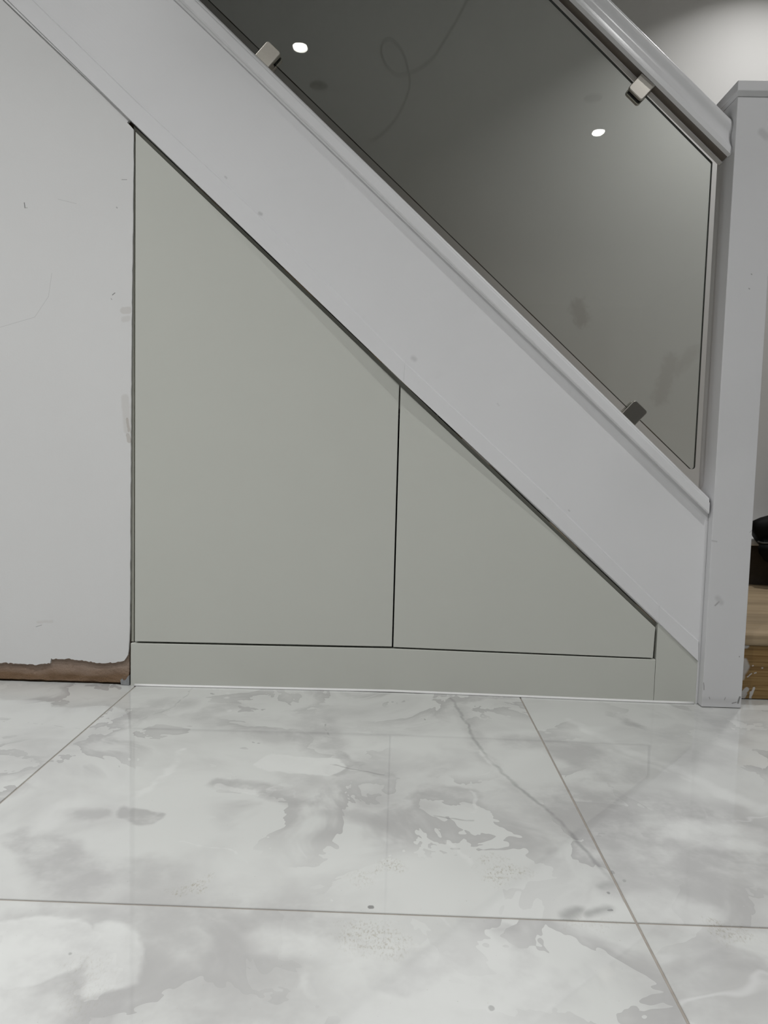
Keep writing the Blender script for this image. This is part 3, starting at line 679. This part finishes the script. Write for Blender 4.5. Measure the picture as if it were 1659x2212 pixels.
b = bmesh.new(); a_, b_, fs = prism(b, poly, 0.0170, 0.0260)
for f in fs[2:]: f.material_index = 1
gp = link('glass_balustrade', b, [M_GLASS, M_EDGE])
tag(gp, 'clear sloping glass balustrade panel clamped between base rail and handrail', 'glass panel')

# ------------------------------------------------------------------ glass clamps
def clamp(s0, v0, up, label, tilt=(0.0, 0.0)):
    """square two-jaw clamp; up=+1 stands on the base rail, -1 hangs under the handrail"""
    t = empty('glass_clamp', (SV(s0, v0)[0], 0.0215, SV(s0, v0)[1]))
    tag(t, label, 'clamp', 'nickel glass clamps on the balustrade')
    H = 0.043; W = 0.0205
    def loc(a, h, y): 
        p = SV(s0 + a, v0 + up * h); return (p[0], y, p[1])
    def plate(nm, a0, a1, h0, h1, y0, y1, r, bev, mt):
        pts = rounded([(a0, h0), (a1, h0), (a1, h1), (a0, h1)], [0, 0, r, r], 5) if r else [(a0, h0), (a1, h0), (a1, h1), (a0, h1)]
        bb = bmesh.new()
        prism(bb, pts, y0, y1, lambda x, y, z: loc(x, z, y))
        bevel_all(bb, bev, 3, 0.5)
        return link(nm, bb, mt, t)
    fj = plate('front_jaw', -W, W, 0.0, H, 0.0050, 0.0150, 0.006, 0.0016, M_NICKEL)
    if tilt != (0.0, 0.0):
        # this one has a slightly pillowed face
        bb = bmesh.new(); bb.from_mesh(fj.data)
        nv = Vector((ST, 0, CT)); base = Vector(loc(0, 0, 0.01))
        for k in range(1, 9):
            bmesh.ops.bisect_plane(bb, geom=bb.verts[:] + bb.edges[:] + bb.faces[:], plane_co=base + nv * (up * H * k / 9), plane_no=nv)
        mid = base + nv * (up * H * 0.5)
        for v in bb.verts:
            if v.co.y < 0.010:
                dx, dz = v.co.x - mid.x, v.co.z - mid.z
                v.co.y += -tilt[0] * dx + 0.5 * tilt[1] * dz * dz + 0.003 * dz
        bb.to_mesh(fj.data); bb.free()
        for f in fj.data.polygons: f.use_smooth = True
        try: fj.data.set_sharp_from_angle(angle=math.radians(14))
        except Exception: pass
    plate('rear_jaw', -W, W, 0.0, H, 0.0280, 0.0380, 0.006, 0.0016, M_NICKEL)
    plate('body', -W + 0.001, W - 0.001, 0.0, 0.0165, 0.0152, 0.0278, 0, 0.0006, M_NICKEL)
    plate('gasket', -W + 0.003, W - 0.003, 0.017, H - 0.002, 0.0151, 0.0169, 0, 0.0003, M_RUBBER)
    plate('gasket', -W + 0.003, W - 0.003, 0.017, H - 0.002, 0.0261, 0.0279, 0, 0.0003, M_RUBBER)
    return t
rt = lambda s: 0.2917 - 0.006 * s
clamp(-0.705, rt(-0.705), 1, 'nickel glass clamp on the base rail, highest one, at upper left')
clamp(0.4447, rt(0.4447), 1, 'nickel glass clamp on the base rail, lowest one, nearest the newel foot')
clamp(-0.0490, 0.8523, -1, 'shiny nickel glass clamp hanging under the white handrail', (0.029, 2.6))

# ------------------------------------------------------------------ black sack on the stair
sk = empty('black_sack', (1.36, 0.74, 0.318))
tag(sk, 'black plastic sack slumped on the wooden stairs behind the newel post', 'bag')
b = bmesh.new()
prof = [(0.222, 0.020), (0.228, 0.075), (0.240, 0.125), (0.258, 0.158), (0.278, 0.174), (0.296, 0.180), (0.306, 0.176), (0.316, 0.168), (0.326, 0.176), (0.342, 0.186), (0.362, 0.190), (0.378, 0.184), (0.390, 0.160), (0.400, 0.130), (0.414, 0.098), (0.432, 0.062), (0.448, 0.034), (0.458, 0.028), (0.470, 0.046), (0.488, 0.066), (0.492, 0.050), (0.478, 0.020)]
rings = []
for z, r in prof:
    ring = []
    low = z < 0.312
    for j in range(40):
        a = 2 * math.pi * j / 40
        ca, sa = math.cos(a), math.sin(a)
        rr = r * (1 + 0.05 * noise.noise((ca * 2.5, sa * 2.5, z * 12)) + 0.025 * math.sin(a * 9 + z * 60))
        y = (0.690 + rr * 0.28 * sa) if low else (0.735 + rr * 0.36 * sa)
        ring.append(b.verts.new((1.355 + rr * ca + (z - 0.3) * 0.10, y, z + (0.0 if low else 0.003))))
    rings.append(ring)
for i in range(len(rings) - 1):
    for j in range(40):
        b.faces.new((rings[i][j], rings[i][(j + 1) % 40], rings[i + 1][(j + 1) % 40], rings[i + 1][j]))
b.faces.new(rings[0]); b.faces.new(rings[-1])
link('sack_body', b, M_BLACK, sk, smooth=True)
b = bmesh.new()
pts = [(1.355 + 0.174 * math.cos(a), 0.705 + 0.062 * math.sin(a), 0.316 + 0.003 * math.sin(a * 5)) for a in [math.pi + math.pi * i / 24 for i in range(25)]]
tube(b, pts, 0.0035, 6)
link('highlight_strip', b, M_CREASE, sk, smooth=True)  # lighter strip added to stand for the highlight on the sack's crease

# ------------------------------------------------------------------ ceiling lights
def downlight(x, y, power, label, cone=61, rad=0.030):
    t = empty('ceiling_light', (x, y, CEIL)); tag(t, label, 'ceiling light', 'round recessed ceiling lights')
    k_ = 0 if power else 0.0135
    b = bmesh.new()
    lathe(b, [(0.0336 + k_, CEIL - 0.0005), (0.036 + k_, CEIL - 0.003), (0.043 + k_, CEIL - 0.003), (0.046 + k_, CEIL - 0.0005)], x, y, 40, cap=False)
    link('trim_ring', b, M_TRIM, t, smooth=True)
    b = bmesh.new(); rl = 0.0325 if power else 0.046
    lathe(b, [(rl, CEIL - 0.0012), (rl, CEIL - 0.0006)], x, y, 40)
    link('lens', b, M_LENS if power else M_DARKLENS, t)
    if power:
        ld = bpy.data.lights.new('lamp', 'AREA'); ld.shape = 'DISK'; ld.size = 2 * rad; ld.energy = power
        ld.spread = math.radians(2 * cone); ld.color = (0.99, 0.99, 0.99)
        lo = bpy.data.objects.new('lamp', ld); COL.objects.link(lo); lo.parent = t; lo.location = (0, 0, -0.004)
    return t
names = ['lit round ceiling light mirrored in the glass beside the upper clamp', 'lit round ceiling light mirrored in the glass below the handrail clamp',
         'lit ceiling light above the lower end of the cupboard',
         'lit ceiling light in front of the white wall left of the cupboard', 'added unseen fill light far left in the room', 'added unseen fill light at the far end of the room']
for (x, y, p, cone), nm in zip(LAMPS, names): downlight(x, y, p, nm, cone)
for (x, y), nm in zip(LAMPS_OFF, ['unlit round ceiling light mirrored as a dark oval at upper left of the glass', 'unlit round ceiling light mirrored as a dark oval above the lit one']):
    downlight(x, y, 0, nm)
downlight(STAIR_LAMP[0], STAIR_LAMP[1], STAIR_LAMP[2], 'lit ceiling light over the stair foot washing the back wall', 56, 0.03)

# ------------------------------------------------------------------ loose cable hanging from the ceiling (seen mirrored in the glass)
CY = -1.15
path = [(0.27, CY + 0.02, 2.399)] + [(x, CY, z) for x, z in CABLE]
path = [(x, y + 0.03 * math.sin(i * 0.35), z) for i, (x, y, z) in enumerate(path)]
b = bmesh.new(); tube(b, catmull(path, 6), 0.0046, 10)
cb = empty('hanging_cable', (0.27, CY, 2.4))
tag(cb, 'loose looped grey cable hanging from the ceiling, mirrored in the glass', 'cable')
link('sheath', b, M_CABLE, cb, smooth=True)
b = bmesh.new()
e0 = path[-1]
for dx, dz in ((-0.014, 0.006), (-0.017, -0.004), (-0.008, -0.012)):
    tube(b, [(e0[0] + 0.004, e0[1], e0[2] + 0.003), (e0[0] + dx, e0[1] + dz, e0[2] + dz)], 0.0015, 6)
link('bare_wire', b, M_NICKEL, cb, smooth=True)
